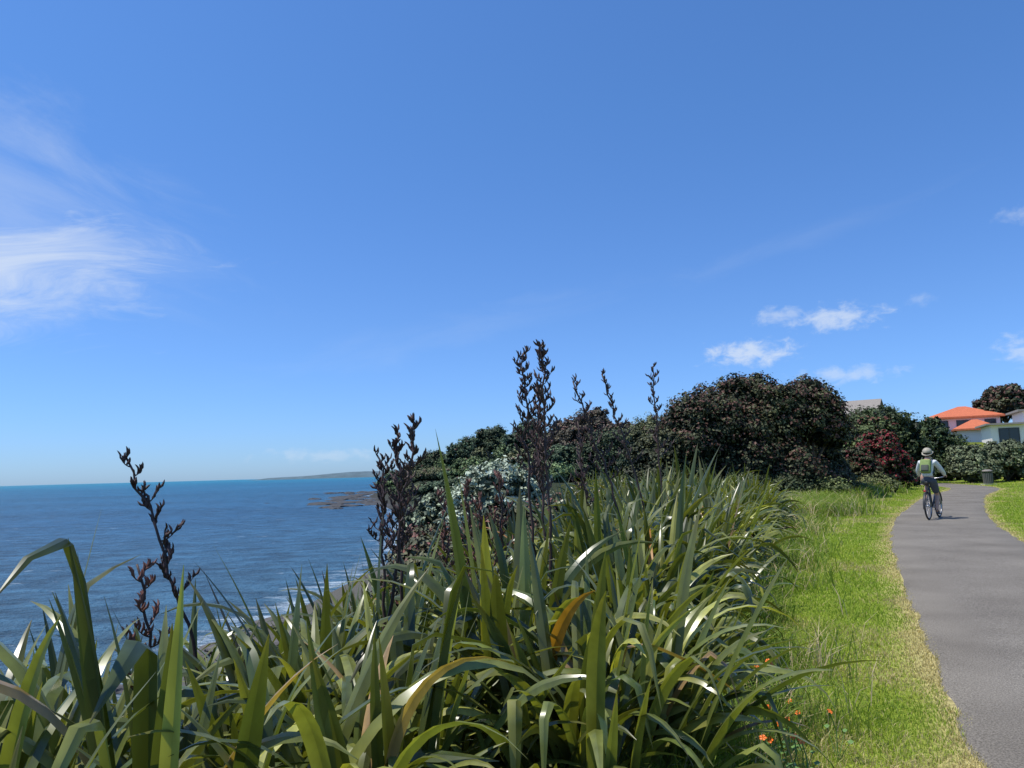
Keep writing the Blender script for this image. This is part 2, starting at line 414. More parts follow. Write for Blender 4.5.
def stalk_mesh(seed, H, lean=(0, 0), red=False, frac=.42, dense=1.0):
    r = random.Random(seed); mb = MB(); pts = []; n = 22
    wob = [Vector((r.gauss(0, .005), r.gauss(0, .005), 0)) for _ in range(n+1)]
    for i in range(n+1):
        s = i/n
        pts.append(Vector((lean[0]*s**1.5, lean[1]*s**1.5, H*s)) + wob[i]*(1+2*s))
    mb.add(tube(pts, [.013*(1-.72*i/n)+.003 for i in range(n+1)], 6), 0)
    def along(s):
        f = s*n; i = min(n-1, int(f)); return pts[i].lerp(pts[i+1], f-i)
    nb = int(16*dense); az = r.uniform(0, 6.28)
    for b in range(nb):
        s = 1-frac + frac*(b+.8*r.random())/nb
        base = along(min(s, .995)); az += math.pi + r.gauss(0, .7)
        up = (b/nb); Lb = (.135*(1-up)+.04) * r.uniform(.45, 1.25) * (.7+.3*min(1, dense))
        out = Vector((math.cos(az), math.sin(az), 0))
        bp = [base]; nn = 5
        for k in range(1, nn+1):
            t = k/nn; bp.append(base + out*Lb*(t-.2*t*t) + Vector((0, 0, Lb*(.2*t+.45*t*t))) )
        mb.add(tube(bp, [.005*(1-.6*k/nn) for k in range(nn+1)], 5), 0)
        for k in range(1, nn+1):
            for q in range(2):
                if r.random() < .2: continue
                c = bp[k]; d = (out*r.uniform(-.35, .7) + Vector((r.gauss(0, .3), r.gauss(0, .3), 1.0))).normalized()
                Lp = r.uniform(.04, .075); rr = r.uniform(.0055, .009)
                cs = d.orthogonal().normalized()*Lp*.12
                P = [c, c+d*Lp*.2, c+d*Lp*.5+cs, c+d*Lp*.8+cs*.6, c+d*Lp]
                mb.add(tube(P, [.0025, rr*.8, rr, rr*.7, .001], 5, False), 1)
    return mb.mesh("flower_stalk", [M_stalk, M_podred if red else M_pod], True)

def add_flax(x, y, sc=1.0, var=None, stalks=()):
    var = random.randrange(len(FLAX)) if var is None else var
    z = hz(x, y)
    o = obj("flax_plant", FLAX[var], None, (x, y, z), (random.gauss(0, .05), random.gauss(0, .05), random.uniform(0, 6.28)),
            (sc*random.uniform(.95, 1.05), sc*random.uniform(.95, 1.05), sc))
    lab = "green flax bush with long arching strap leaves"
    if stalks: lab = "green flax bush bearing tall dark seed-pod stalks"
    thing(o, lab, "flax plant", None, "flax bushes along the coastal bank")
    bpy.context.view_layer.update()
    for (H, lx, ly, wx, wy, red, seed, dense) in stalks:
        s = bpy.data.objects.new("flower_stalk", stalk_mesh(seed, H, (lx, ly), red, .40 if H > 1.8 else .48, dense))
        link(s); s.parent = o; s.matrix_parent_inverse = o.matrix_world.inverted()
        s.location = (wx, wy, hz(wx, wy))
    return o

# stalk table: base x, base y, top x, top z, red, seed, density
ST = [(.28, 6.0, .24, 2.54, 0, 1, 2.1), (.16, 6.3, .10, 2.52, 0, 2, 1.9), (.24, 6.15, .20, 2.2, 0, 21, 1.8),
      (-.90, 5.0, -.66, 1.86, 0, 3, 1.6), (-.78, 5.2, -.82, 1.80, 0, 4, 1.6), (-.98, 5.6, -1.02, 1.66, 0, 22, 1.4),
      (1.15, 7.0, .58, 2.35, 0, 5, 1.2), (1.70, 9.0, 1.08, 2.66, 0, 6, 1.4), (1.78, 9.0, 1.72, 2.74, 0, 7, 1.4),
      (-1.70, 4.5, -2.33, 1.66, 0, 8, 1.1), (-1.85, 4.05, -2.05, 1.06, 1, 9, .9),
      (-.40, 6.6, -.42, 1.42, 1, 13, 1.2), (-.6, 7.2, -.72, 1.32, 1, 17, 1.2), (-.1, 7.0, -.14, 1.46, 1, 18, 1.2), (-.25, 6.2, -.30, 1.28, 1, 24, 1.1), (.75, 7.6, .66, 2.0, 0, 14, 1.1)]
pts = []
yy = 2.45
while yy < 42:
    step = .76 if yy < 12 else 1.1
    right = xf(yy) - .14
    ncol = 8 if yy < 14 else 5
    for k in range(ncol):
        x = right - k * (.84 if yy < 12 else 1.15) + random.uniform(-.22, .22); y = yy + random.uniform(-.28, .28)
        if x < -.72*y - 1.0: continue
        if math.hypot(x, y) < 2.6: continue
        if yy > 29 and k > 2: continue
        pts.append([x, y, k])
    yy += step
stalk_of = {}
for st in ST:
    i = min(range(len(pts)), key=lambda j: (pts[j][0]-st[0])**2 + (pts[j][1]-st[1])**2)
    z0 = hz(st[0], st[1])
    stalk_of.setdefault(i, []).append((st[3]-z0, st[2]-st[0], random.uniform(-.08, .08), st[0], st[1], st[4], st[5], st[6]))
for i, (x, y, k) in enumerate(pts):
    sc = random.uniform(.84, 1.10); q = x/y
    if k == 0: sc *= .82 if y > 5 else .74
    if 6.5 < y < 18 and k in (0, 1, 2): sc *= 1.04
    if y < 11:
        sc *= float(np.interp(q, [-.6, -.40, -.3, -.05, .08], [.96, .92, .88, .88, .98])) * (.88 if y > 5.5 and q < .02 else 1)
    elif k > 2: sc *= .8
    add_flax(x, y, sc, None, stalk_of.get(i, ()))

# ------------------------------------------------------------------ grass
def make_blades(x, y, h, w, col, lean, name, label):
    n = len(x); z = height(x, y)
    a = rng.uniform(0, 2*np.pi, n); dx = np.cos(a); dy = np.sin(a)
    b = rng.uniform(0, 2*np.pi, n); lx = np.cos(b)*lean*h; ly = np.sin(b)*lean*h
    base = np.stack([x, y, z - .005], 1); side = np.stack([dx*w/2, dy*w/2, np.zeros(n)], 1)
    mid = base + np.stack([lx*.35, ly*.35, h*.6], 1); tip = base + np.stack([lx, ly, h*(1-.25*lean)], 1)
    V = np.stack([base-side, base+side, mid-side*.8, mid+side*.8, tip-side*.12, tip+side*.12], 1).reshape(-1, 3)
    i0 = np.arange(n)*6
    F = np.concatenate([np.stack([i0, i0+1, i0+3, i0+2], 1), np.stack([i0+2, i0+3, i0+5, i0+4], 1)])
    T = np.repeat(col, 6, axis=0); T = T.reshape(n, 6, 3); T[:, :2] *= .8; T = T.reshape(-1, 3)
    return thing(obj(name, qmesh(name, V, F, T, [M_grass], False)), label, "grass", "stuff")

n = 290000
y = np.exp(rng.uniform(np.log(2.9), np.log(54), n)); lo = xf(y) - .5; hi = .73*y + 1.2
x = lo + (hi-lo)*rng.random(n)
pd = pathdist(x, y); s = x - xf(y)
rightside = (x > np.interp(y, CL[:, 1], CL[:, 0]))
edge_n = vnoise(x, y, .35, 8)*.16
ok = (pd > .98 + edge_n*.7) & ~((y > 31) & (x < 15.5))
tall = np.clip(1 - (s - .3) / (.5 + .5*vnoise(x, y, 1.5, 9)), 0, 1) * (~rightside)
h = (.020 + .022*rng.random(n) + .022*vnoise(x, y, .5, 10)) * (1+.012*y) + tall*(.07+.20*rng.random(n))
h = np.where(pd < 1.35, np.minimum(h, .032), h)
w = .0042*(np.maximum(y, 3.5)/3.5)**.85 * (1+.25*tall)
nn = vnoise(x, y, .9, 11); n3 = vnoise(x, y, .22, 12); nb_ = vnoise(x, y, 2.6, 15)
g1 = np.array([.21, .32, .035]); g2 = np.array([.42, .50, .08]); dryc = np.array([.62, .52, .26]); dk = np.array([.19, .31, .04])
mixv = np.clip(nn*.45 + nb_*.35 + n3*.3 + rng.normal(0, .18, n), 0, 1)[:, None]
col = g1*(1-mixv) + g2*mixv
tl = tall[:, None]; col = col*(1-tl*.5) + dk*tl*.5
we = np.clip(1 - (pd-1.02)/(.12+.42*n3*nn*2), 0, 1)
pdry = np.clip(we*.92 + .07 + tall*.08 + .45*smooth((nb_*.55+nn*.45-.52)*5), 0, 1)
isd = rng.random(n) < pdry
col[isd] = dryc*rng.uniform(.6, 1.15, (isd.sum(), 1))
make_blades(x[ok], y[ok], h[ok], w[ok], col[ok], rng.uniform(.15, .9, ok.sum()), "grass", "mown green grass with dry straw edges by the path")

n = 32000; n2 = 16000
y = np.concatenate([np.exp(rng.uniform(np.log(3.2), np.log(34), n)), rng.uniform(21, 36, n2)])
x = np.concatenate([xf(y[:n]) + rng.normal(.38, .32, n)*(1+.03*y[:n]), np.interp(y[n:], [21, 26, 30, 36], [8.2, 10.0, 12.2, 17.2]) + rng.normal(0, .8, n2)])
cl = vnoise(x, y, .6, 14); ok = (cl > .35) & (pathdist(x, y) > 1.5) & (x > xf(y)-.8)
x = x[ok]; y = y[ok]; cl = cl[ok]; n = len(x)
col = np.array([.20, .31, .055])*(1-rng.random((n, 1))*.4) + np.array([.10, .08, .01])*rng.random((n, 1))
d = rng.random(n) < .12 + .45*(cl > .78); col[d] = np.array([.62, .50, .32])
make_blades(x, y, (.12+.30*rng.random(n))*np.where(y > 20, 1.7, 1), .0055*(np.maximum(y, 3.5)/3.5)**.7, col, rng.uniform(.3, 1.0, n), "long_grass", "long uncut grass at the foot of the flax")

# ------------------------------------------------------------------ trees
def rdir(n):
    d = rng.normal(size=(n, 3)); return d/np.linalg.norm(d, axis=1)[:, None]

def crown(name, lobes, nleaf, size, colA, colB, flower=None, fp=0., clumps=45, elong=1.6, spread=.17, contrast=.45):
    lobes = np.array(lobes, dtype=float); area = (lobes[:, 3]*lobes[:, 5]); pr = area/area.sum()
    nc = clumps*len(lobes); li = rng.choice(len(lobes), nc, p=pr)
    d = rdir(nc); d[:, 2] = np.where(d[:, 2] < -.35, -d[:, 2]*.6, d[:, 2]); d /= np.linalg.norm(d, axis=1)[:, None]
    rr = rng.uniform(.68, 1.16, nc)[:, None]
    cc = lobes[li, :3] + d*rr*lobes[li, 3:6]
    crad = lobes[li, 3:6].mean(1)*spread*rng.uniform(.6, 1.6, nc)
    cb = rng.uniform(1-contrast, 1+contrast, nc); cm = rng.random(nc); cf = rng.random(nc) < fp*1.6
    no = int(nleaf*.84); ci = rng.integers(0, nc, no)
    dd = rdir(no)
    P = cc[ci] + dd*crad[ci][:, None]*rng.uniform(.25, 1.25, no)[:, None]*np.array([1.1, 1.1, .8])
    nrm = d[ci]*.7 + dd*.9 + rng.normal(0, .45, (no, 3)) + np.array([0, 0, .35])
    col = (np.array(colA)*(1-cm[ci])[:, None] + np.array(colB)*cm[ci][:, None])*cb[ci][:, None]*rng.uniform(.65, 1.35, no)[:, None]
    if flower is not None:
        fl = (cf[ci] & (rng.random(no) < .6) & (dd[:, 2] > -.3)) ; col[fl] = np.array(flower)*rng.uniform(.6, 1.2, (fl.sum(), 1))
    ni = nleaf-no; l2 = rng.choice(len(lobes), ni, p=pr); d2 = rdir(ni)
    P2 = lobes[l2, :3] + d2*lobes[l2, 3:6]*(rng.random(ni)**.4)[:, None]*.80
    P = np.concatenate([P, P2]); nrm = np.concatenate([nrm, rng.normal(size=(ni, 3))]); col = np.concatenate([col, np.tile(np.array(colA)*.45, (ni, 1))])  # inner leaves darkened: shade inside the crown put into their colour
    n = len(P); sz = size*rng.uniform(.6, 1.4, n); sz[no:] *= 2.8
    nrm /= np.linalg.norm(nrm, axis=1)[:, None]; a = np.cross(nrm, rng.normal(size=(n, 3))); a /= np.linalg.norm(a, axis=1)[:, None]; b = np.cross(nrm, a)
    A = a*(sz*.5*elong)[:, None]; B = b*(sz*.5)[:, None]
    V = np.stack([P-A, P+B+nrm*.1*sz[:, None], P+A, P-B+nrm*.1*sz[:, None]], 1).reshape(-1, 3)
    i0 = np.arange(n)*4
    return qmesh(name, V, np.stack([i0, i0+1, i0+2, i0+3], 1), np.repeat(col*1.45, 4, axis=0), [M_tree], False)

def make_tree(x, y, topz, width, name="pohutukawa_tree", label="", colA=(.024, .031, .014), colB=(.056, .058, .024), flower=None, fp=0., nleaf=14000, leaf=.16, low=.25, nl=7, group=None, clumps=45, flat=1.0, cat="tree", dy=1.0, spread=.17, contrast=.45, rmin=.28):
    z0 = hz(x, y); H = topz - z0; e = empty(name, (x, y, z0)); thing(e, label, cat, None, group)
    lob = []; rw = width/2
    for i in range(nl):
        a = i*2.399+random.uniform(-.4, .4); q = math.sqrt((i+.4)/nl)
        cx, cy = math.cos(a)*rw*.68*q, math.sin(a)*rw*.68*q*dy
        r = rw*random.uniform(rmin, .46); hh = H*(1-low)
        tz = H - .42*hh*q*q*random.uniform(.25, 1.5)
        rz = min(r*flat*random.uniform(.8, 1.1), hh*.5)
        lob.append((cx, cy, tz-rz, r, r, rz))
        lob.append((cx*1.05, cy*1.05, max(H*low+rz*.8, tz-rz*2.1), r*1.15, r*1.15, rz))
        if H > 3 and low < .2: lob.append((cx*1.05, cy*1.05, H*low+rz*.6, r*1.05, r*1.05, rz*.9))
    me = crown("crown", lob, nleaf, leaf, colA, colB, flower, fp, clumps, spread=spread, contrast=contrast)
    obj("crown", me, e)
    mb = MB(); tr = max(.08, H*.035)
    fork = Vector((random.uniform(-.1, .1)*H*.3, 0, H*low*1.1))
    mb.add(tube([(0, 0, -.3), (fork.x*.3, 0, fork.z*.5), fork], [tr*1.35, tr, tr*.85], 9))
    for i in range(0, len(lob), 2):
        c = Vector(lob[i][:3]); mid = fork.lerp(c, .5)+Vector((random.gauss(0, .1), random.gauss(0, .1), H*.03))
        mb.add(tube([fork-Vector((0, 0, .05)), mid, c, c+Vector((random.gauss(0,.1),0,lob[i][5]*.7))], [tr*.6, tr*.38, tr*.2, tr*.05], 6))
        for q in range(3):
            a = random.uniform(0, 6.28); e2 = c+Vector((math.cos(a)*lob[i][3]*.75, math.sin(a)*lob[i][3]*.75, lob[i][5]*.3))
            mb.add(tube([mid.lerp(c, .5), (mid.lerp(c, .8)+e2)/2, e2], [tr*.22, tr*.14, tr*.05], 5))
    obj("trunk", mb.mesh("trunk", [M_bark], True), e)
    return e

g = "dark pohutukawa trees by the path"
big = dict(group=g, leaf=.082, clumps=75, spread=.25, contrast=.5, rmin=.26)
make_tree(8.1, 32, 5.0, 4.4, label="dense dark pohutukawa tree with rusty buds", flower=(.080, .040, .028), fp=.45, nleaf=50000, low=.04, nl=10, **big)
make_tree(10.5, 32.5, 5.65, 4.8, label="tall rounded pohutukawa tree with rusty buds", flower=(.076, .038, .026), fp=.4, nleaf=60000, low=.04, nl=11, **big)
make_tree(12.9, 33, 5.4, 4.4, label="dark pohutukawa tree with dense crown", flower=(.070, .034, .025), fp=.35, nleaf=52000, low=.03, nl=10, **big)
make_tree(9.3, 34, 3.4, 4.6, label="low dark coastal tree beneath taller crowns", nleaf=26000, low=.02, nl=9, **big)
make_tree(12.0, 34.6, 3.2, 4.4, label="low dark coastal tree beneath taller crowns", nleaf=24000, low=.02, nl=9, **big)
make_tree(6.4, 31, 3.3, 3.8, label="low dark green coastal tree beside the flax", nleaf=24000, low=.03, nl=9, **big)
make_tree(14.9, 36, 2.8, 2.8, label="small dark green coastal tree", nleaf=16000, low=.03, **big)
big = dict(group=g, leaf=.12, clumps=65, spread=.22, contrast=.45)
make_tree(20.8, 45, 4.5, 5.0, label="rounded green coastal tree", nleaf=30000, low=.05, colA=(.035, .05, .018), colB=(.07, .09, .03), flower=(.09, .03, .02), fp=.15, **big)
make_tree(25.2, 51, 5.5, 5.4, label="dark green coastal tree beside the hedge", nleaf=30000, low=.05, colA=(.02, .035, .014), colB=(.055, .07, .025), **big)
make_tree(31.4, 56, 4.9, 4.4, label="dark green coastal tree near the houses", nleaf=16000, low=.05, colA=(.02, .035, .014), colB=(.05, .07, .025), **big)
make_tree(60.0, 90, 10.8, 7.0, label="round pohutukawa tree rising behind the houses", flower=(.11, .05, .04), fp=.4, group=g, nleaf=16000, leaf=.22, low=.3, colA=(.04, .045, .025))
make_tree(19.3, 39, 3.2, 2.8, name="flowering_shrub", label="shrub covered in dark crimson flowers", flower=(.15, .013, .018), fp=.6, nleaf=18000, leaf=.08, low=.03, cat="shrub", clumps=60, spread=.2)
make_tree(17.0, 37, 2.3, 2.6, name="flowering_shrub", label="low shrub with dull red flowers", flower=(.10, .02, .02), fp=.25, nleaf=12000, leaf=.08, low=.03, cat="shrub", clumps=60, spread=.2)

for i, (x, y, tz, w) in enumerate([(29.6, 48.5, 2.6, 3.2), (32.0, 48.5, 2.8, 3.6), (34.8, 49, 2.8, 3.8), (38, 49, 2.6, 3.8), (22.0, 42.6, 1.5, 2.0), (23.2, 46.5, 2.0, 2.6), (28.6, 62, 2.6, 3.6), (32.5, 60, 3.0, 4)]):
    make_tree(x, y, tz, w, name="coastal_shrub", label="grey-green rounded shrub beside the path", nleaf=12000, leaf=.09, low=.02, nl=6, colA=(.065, .078, .04), colB=(.13, .15, .08), group="grey-green shrubs by the path", cat="shrub", clumps=55, spread=.24)
for i, (x, y, tz, w, ca, cb) in enumerate([(12.4, 30.8, 1.0, 2.4, (.05, .065, .02), (.10, .12, .04)), (14.8, 34, 1.1, 2.4, (.05, .065, .025), (.12, .13, .05)), (10.6, 30.4, 1.3, 2.8, (.03, .042, .018), (.06, .075, .03)), (9.0, 29.6, 1.3, 2.6, (.03, .045, .018), (.07, .085, .03)), (17.3, 35.8, 1.0, 2.0, (.06, .075, .03), (.15, .16, .06))]):
    make_tree(x, y, tz, w, name="coastal_shrub", label="low green shrub at the verge edge", nleaf=8000, leaf=.06, low=.02, nl=6, colA=ca, colB=cb, group="low shrubs at the verge edge", cat="shrub", spread=.3)
make_tree(-.6, 24, 2.0, 3.8, name="silver_shrub", label="pale silvery-green shrub on the bank", nleaf=22000, leaf=.075, low=.02, nl=8, colA=(.13, .16, .10), colB=(.38, .42, .32), cat="shrub", contrast=.35)
make_tree(-2.6, 25, 1.1, 2.8, name="silver_shrub", label="pale grey-green shrub on the bank", nleaf=11000, leaf=.075, low=.02, nl=6, colA=(.08, .10, .06), colB=(.22, .25, .16), cat="shrub")
for (x, y, tz, w) in [(-1.3, 11, .70, 2.0), (-.3, 12.5, .95, 2.2), (-1.6, 15, .6, 2.4), (.6, 15, 1.1, 2.2)]:
    make_tree(x, y, tz, w, name="bronze_shrub", label="bronze-leaved pohutukawa shrub on the bank", nleaf=12000, leaf=.05, low=.02, nl=6, colA=(.05, .055, .03), colB=(.09, .085, .045), flower=(.14, .06, .045), fp=.3, group="bronze shrubs on the bank", cat="shrub", spread=.24)

# headland trees (x, y, top, width)
HT = [(-40.5, 240, .2, 8), (-35.0, 232, 3.4, 9), (-29, 225, 5.6, 10), (-23.0, 215, 8.6, 11), (-18.5, 208, 7.2, 8), (-13.5, 205, 12.0, 12), (-8, 190, 8.2, 8), (-4.5, 178, 13.0, 11),
      (-.5, 165, 9.4, 8), (3, 155, 12.6, 11), (7, 145, 9.0, 8), (10, 138, 11.6, 9), (14, 130, 12.8, 11), (17, 118, 9.2, 8), (20, 108, 9.4, 9), (12, 95, 6.9, 8), (17, 76, 5.8, 7), (6.5, 98, 5.0, 6),
      (2, 112, 5.0, 8), (-3, 125, 3.8, 7), (-7.5, 140, 4.6, 9), (-12, 160, 2.4, 8), (-19, 178, 3.0, 10), (-25, 195, 1.0, 9), (-31, 212, .2, 9), (-37, 226, -2.4, 7),
      (-2, 100, 1.6, 7), (-7, 112, .8, 7), (3, 88, 2.6, 7), (-12, 128, .2, 8), (-17, 145, -.4, 8), (-24, 165, -1.2, 7), (-28, 185, -1.6, 8), (-5, 82, .0, 6)]
TC = [((.050, .080, .034), (.120, .165, .062)), ((.028, .044, .022), (.065, .085, .038)), ((.055, .066, .032), (.135, .14, .062)), ((.035, .06, .034), (.085, .12, .058))]
for i, (x, y, tz, w) in enumerate(HT):
    br = i in (11, 12, 13)
    ca, cb_ = TC[(i*7) % 4]
    make_tree(x, y, tz, w*1.08, label="broad dark pohutukawa tree on the headland", group="pohutukawa trees on the headland", nleaf=17000, leaf=.25 if y > 110 else .18, low=.02, nl=7, flat=1.0,
              colA=ca if not br else (.05, .045, .03), colB=cb_ if not br else (.10, .085, .055), flower=(.12, .065, .05), fp=.35 if br else .03, clumps=44, spread=.22)

# ------------------------------------------------------------------ rocks
M_rock = simple("shore_rock", (.10, .092, .085), .85, 3, .5, .8)
M_reef = simple("reef_rock", (.045, .045, .045), .8, 3, .5, .8)
def rock_mesh(seed, mat):
    import bmesh
    bm = bmesh.new(); bmesh.ops.create_icosphere(bm, subdivisions=3, radius=1)
    for v in bm.verts:
        n = mnoise.noise(v.co*1.1 + Vector((seed*5.1, 0, 0))); n2 = mnoise.noise(v.co*3.2+Vector((0, seed*3.3, 0)))
        v.co *= 1 + .45*n + .16*n2; v.co.z *= .6
    me = bpy.data.meshes.new("rock"); bm.to_mesh(me); bm.free(); me.materials.append(mat); return me
RK = [rock_mesh(i, M_rock) for i in range(5)]; RF = [rock_mesh(i+7, M_reef) for i in range(4)]
for i in range(70):
    y = random.uniform(15, 34); x = float(xc(y)) + random.uniform(-1.0, 4.0); s = random.uniform(.2, .65)
    thing(obj("rock", RK[i % 5], None, (x, y, max(hz(x, y), -5.1)+.03), (0, 0, random.uniform(0, 6.28)), (s, s*random.uniform(.7, 1.1), s*.8)), "dark weathered boulder on the shore", "rock", None, "boulders along the shore")
for i in range(85):
    y = random.uniform(150, 310); x = float(np.interp(y, [120, 180, 205, 250, 310], [-18, -33, -39, -48, -60])) - abs(random.gauss(0, 10)) + 2; s = random.uniform(.7, 2.4)
    thing(obj("rock", RF[i % 4], None, (x, y, -5.1), (0, 0, random.uniform(0, 6.28)), (s*1.6, s, s*.45)), "low dark reef rock in the sea", "rock", None, "reef rocks off the headland")

# ------------------------------------------------------------------ houses
M_white = simple("white_render", (.84, .77, .72), .7, 3, .05)
M_cream = simple("cream_render", (.60, .55, .48), .7, 3, .06)
M_glass = simple("window_glass", (.03, .04, .05), .08, 2, .2)
M_grey = simple("grey_roof", (.27, .24, .21), .8, 6, .2, .2, 0, .2)
M_dark = simple("dark_trim", (.05, .05, .055), .6, 6, .2)
def tile_mat():
    m, nt, b = new_mat("terracotta_tiles"); N = nt.nodes; L = nt.links
    tc = N.new('ShaderNodeTexCoord'); br = N.new('ShaderNodeTexBrick'); br.inputs['Scale'].default_value = 3
    br.inputs['Color1'].default_value = (.62, .17, .07, 1); br.inputs['Color2'].default_value = (.50, .13, .055, 1); br.inputs['Mortar'].default_value = (.34, .08, .035, 1)
    L.new(tc.outputs['Object'], br.inputs['Vector']); L.new(br.outputs['Color'], b.inputs['Base Color']); b.inputs['Roughness'].default_value = .8
    return m
M_tile = tile_mat()
def hip_roof(x0, x1, y0, y1, z, h, ov=.5, gable=False):
    x0 -= ov; x1 += ov; y0 -= ov; y1 += ov; d = (y1-y0)/2; ym = (y0+y1)/2; k = 0 if gable else d
    V = [(x0,y0,z),(x1,y0,z),(x1,y1,z),(x0,y1,z),(x0+k,ym,z+h),(x1-k,ym,z+h),(x0,y0,z-.2),(x1,y0,z-.2),(x1,y1,z-.2),(x0,y1,z-.2)]
    F = [(0,1,5,4),(1,2,5),(2,3,4,5),(3,0,4),(6,7,1,0),(7,8,2,1),(8,9,3,2),(9,6,0,3),(9,8,7,6)]
    if gable:
        V += [(x0,ym,z+h-.2),(x1,ym,z+h-.2)]
        F = [(0,1,5,4),(2,3,4,5),(6,7,1,0),(8,9,3,2),(6,10,11,7),(9,8,11,10),(0,4,10,6),(4,3,9,10),(1,7,11,5),(5,11,8,2)]
    return V, F
def add_window(parent, x, y, z, w, h, frame):
    fr = MB(); t = .08
    fr.box((x-w/2-t, y-.06, z-t), (x+w/2+t, y+.02, z)); fr.box((x-w/2-t, y-.06, z+h), (x+w/2+t, y+.02, z+h+t))
    fr.box((x-w/2-t, y-.06, z), (x-w/2, y+.02, z+h)); fr.box((x+w/2, y-.06, z), (x+w/2+t, y+.02, z+h)); fr.box((x-.03, y-.05, z), (x+.03, y+.02, z+h))
    gl = MB().box((x-w/2, y-.03, z), (x+w/2, y-.004, z+h))
    o = obj("window", gl.mesh("window", [M_glass]), parent); obj("frame", fr.mesh("frame", [frame]), o)
def house(x, y, rotz, W, D, Hh, rh, wall, roof, name, label, gable=False, wins=(), wing=None, z0=None):
    e = empty(name, (x, y, hz(x, y) if z0 is None else z0)); e.rotation_euler[2] = rotz; thing(e, label, "house", None, None)
    w = MB().box((-W/2, -D/2, -2), (W/2, D/2, Hh-.19))
    if gable:
        w.add(([(-W/2, -D/2, Hh-.19), (-W/2, D/2, Hh-.19), (-W/2, 0, Hh+rh*.84), (W/2, -D/2, Hh-.19), (W/2, D/2, Hh-.19), (W/2, 0, Hh+rh*.84)], [(0, 1, 2), (3, 5, 4)]))
    if wing: w.box((wing[0], wing[2], -2), (wing[1], wing[3], wing[4]-.19))
    obj("wall", w.mesh("wall", [wall]), e)
    obj("roof", MB().add(hip_roof(-W/2, W/2, -D/2, D/2, Hh+.02, rh, .5, gable)).mesh("roof", [roof]), e)
    if wing: obj("roof", MB().add(hip_roof(wing[0], wing[1], wing[2], wing[3], wing[4]+.02, 1.1, .5)).mesh("roof", [roof]), e)
    for (wx, wz, ww, wh) in wins: add_window(e, wx, -D/2, wz, ww, wh, M_white if wall is not M_white else M_dark)
    return e
house(55.9, 92, R(-28), 7.2, 6.4, 4.1, 1.4, M_white, M_tile, "tiled_house", "white two-storey house with orange terracotta tile roof", wins=[(-2.5, 2.6, 1.4, 1.0), (0, 2.6, 1.6, 1.0), (2.6, 2.6, 1.0, 1.0), (-2.5, .3, 1.5, 1.3)], wing=(-1.0, 2.8, -6.4, -3.2, 2.5), z0=2.6)
house(41.4, 88, R(-38), 3.8, 4.6, 4.2, 2.2, M_cream, M_grey, "gabled_house", "pale house with steep grey gabled roof", gable=True, wins=[(-1, 2.4, 1.2, 1.2), (1.0, 2.4, 1.0, 1.2)], z0=2.5)
e = empty("modern_house", (50.9, 77, 2.6)); e.rotation_euler[2] = R(-25); thing(e, "white modern house with flat grey roof", "house")
obj("wall", MB().box((-1.5, -3, -2), (8, 4, 2.3)).box((1.5, -2, 2.3), (8, 4, 3.6)).mesh("wall", [M_white]), e)
obj("roof", MB().box((-2.0, -3.6, 2.303), (1.495, 4.4, 2.48)).box((1.0, -2.6, 3.603), (8.5, 4.5, 3.8)).mesh("roof", [M_grey]), e)
for (wx, wy, wz, ww, wh) in [(0, -3, .6, 1.6, 1.3), (3.5, -3, .6, 2.4, 1.4), (6.3, -3, .8, 1.2, 1.1), (3, -2, 2.6, 1.4, .8), (6, -2, 2.6, 1.8, .8)]: add_window(e, wx, wy, wz, ww, wh, M_dark)

# ------------------------------------------------------------------ litter bin
M_bin = simple("bin_green", (.12, .125, .11), .6, 10, .2); M_conc = simple("concrete", (.4, .38, .35), .85, 10, .2)
def bin_():
    e = empty("litter_bin", (28.0, 44.2, hz(28.0, 44.2)+.01)); e.scale = (.78, .78, .70); thing(e, "dark slatted litter bin on a concrete pad by the path", "litter bin")
    obj("base", MB().box((-.4, -.4, -.05), (.4, .4, .06)).mesh("base", [M_conc]), e)
    b = MB()
    for i in range(16):
        a = i/16*2*math.pi; b.add(tube([(math.cos(a)*.29, math.sin(a)*.29, .1), (math.cos(a)*.31, math.sin(a)*.31, .95)], .04, 5))
    b.add(tube([(0, 0, .1), (0, 0, .9)], [.26, .26], 14)); obj("bin_body", b.mesh("bin_body", [M_bin]), e)
    l = MB().add(tube([(0, 0, 1.12), (0, 0, 1.2), (0, 0, 1.26)], [.36, .34, .15], 18))
    for a in (0, 2.1, 4.2): l.add(tube([(math.cos(a)*.28, math.sin(a)*.28, .9), (math.cos(a)*.28, math.sin(a)*.28, 1.14)], .015, 5))
    obj("lid", l.mesh("lid", [M_grey], False), e)
bin_()

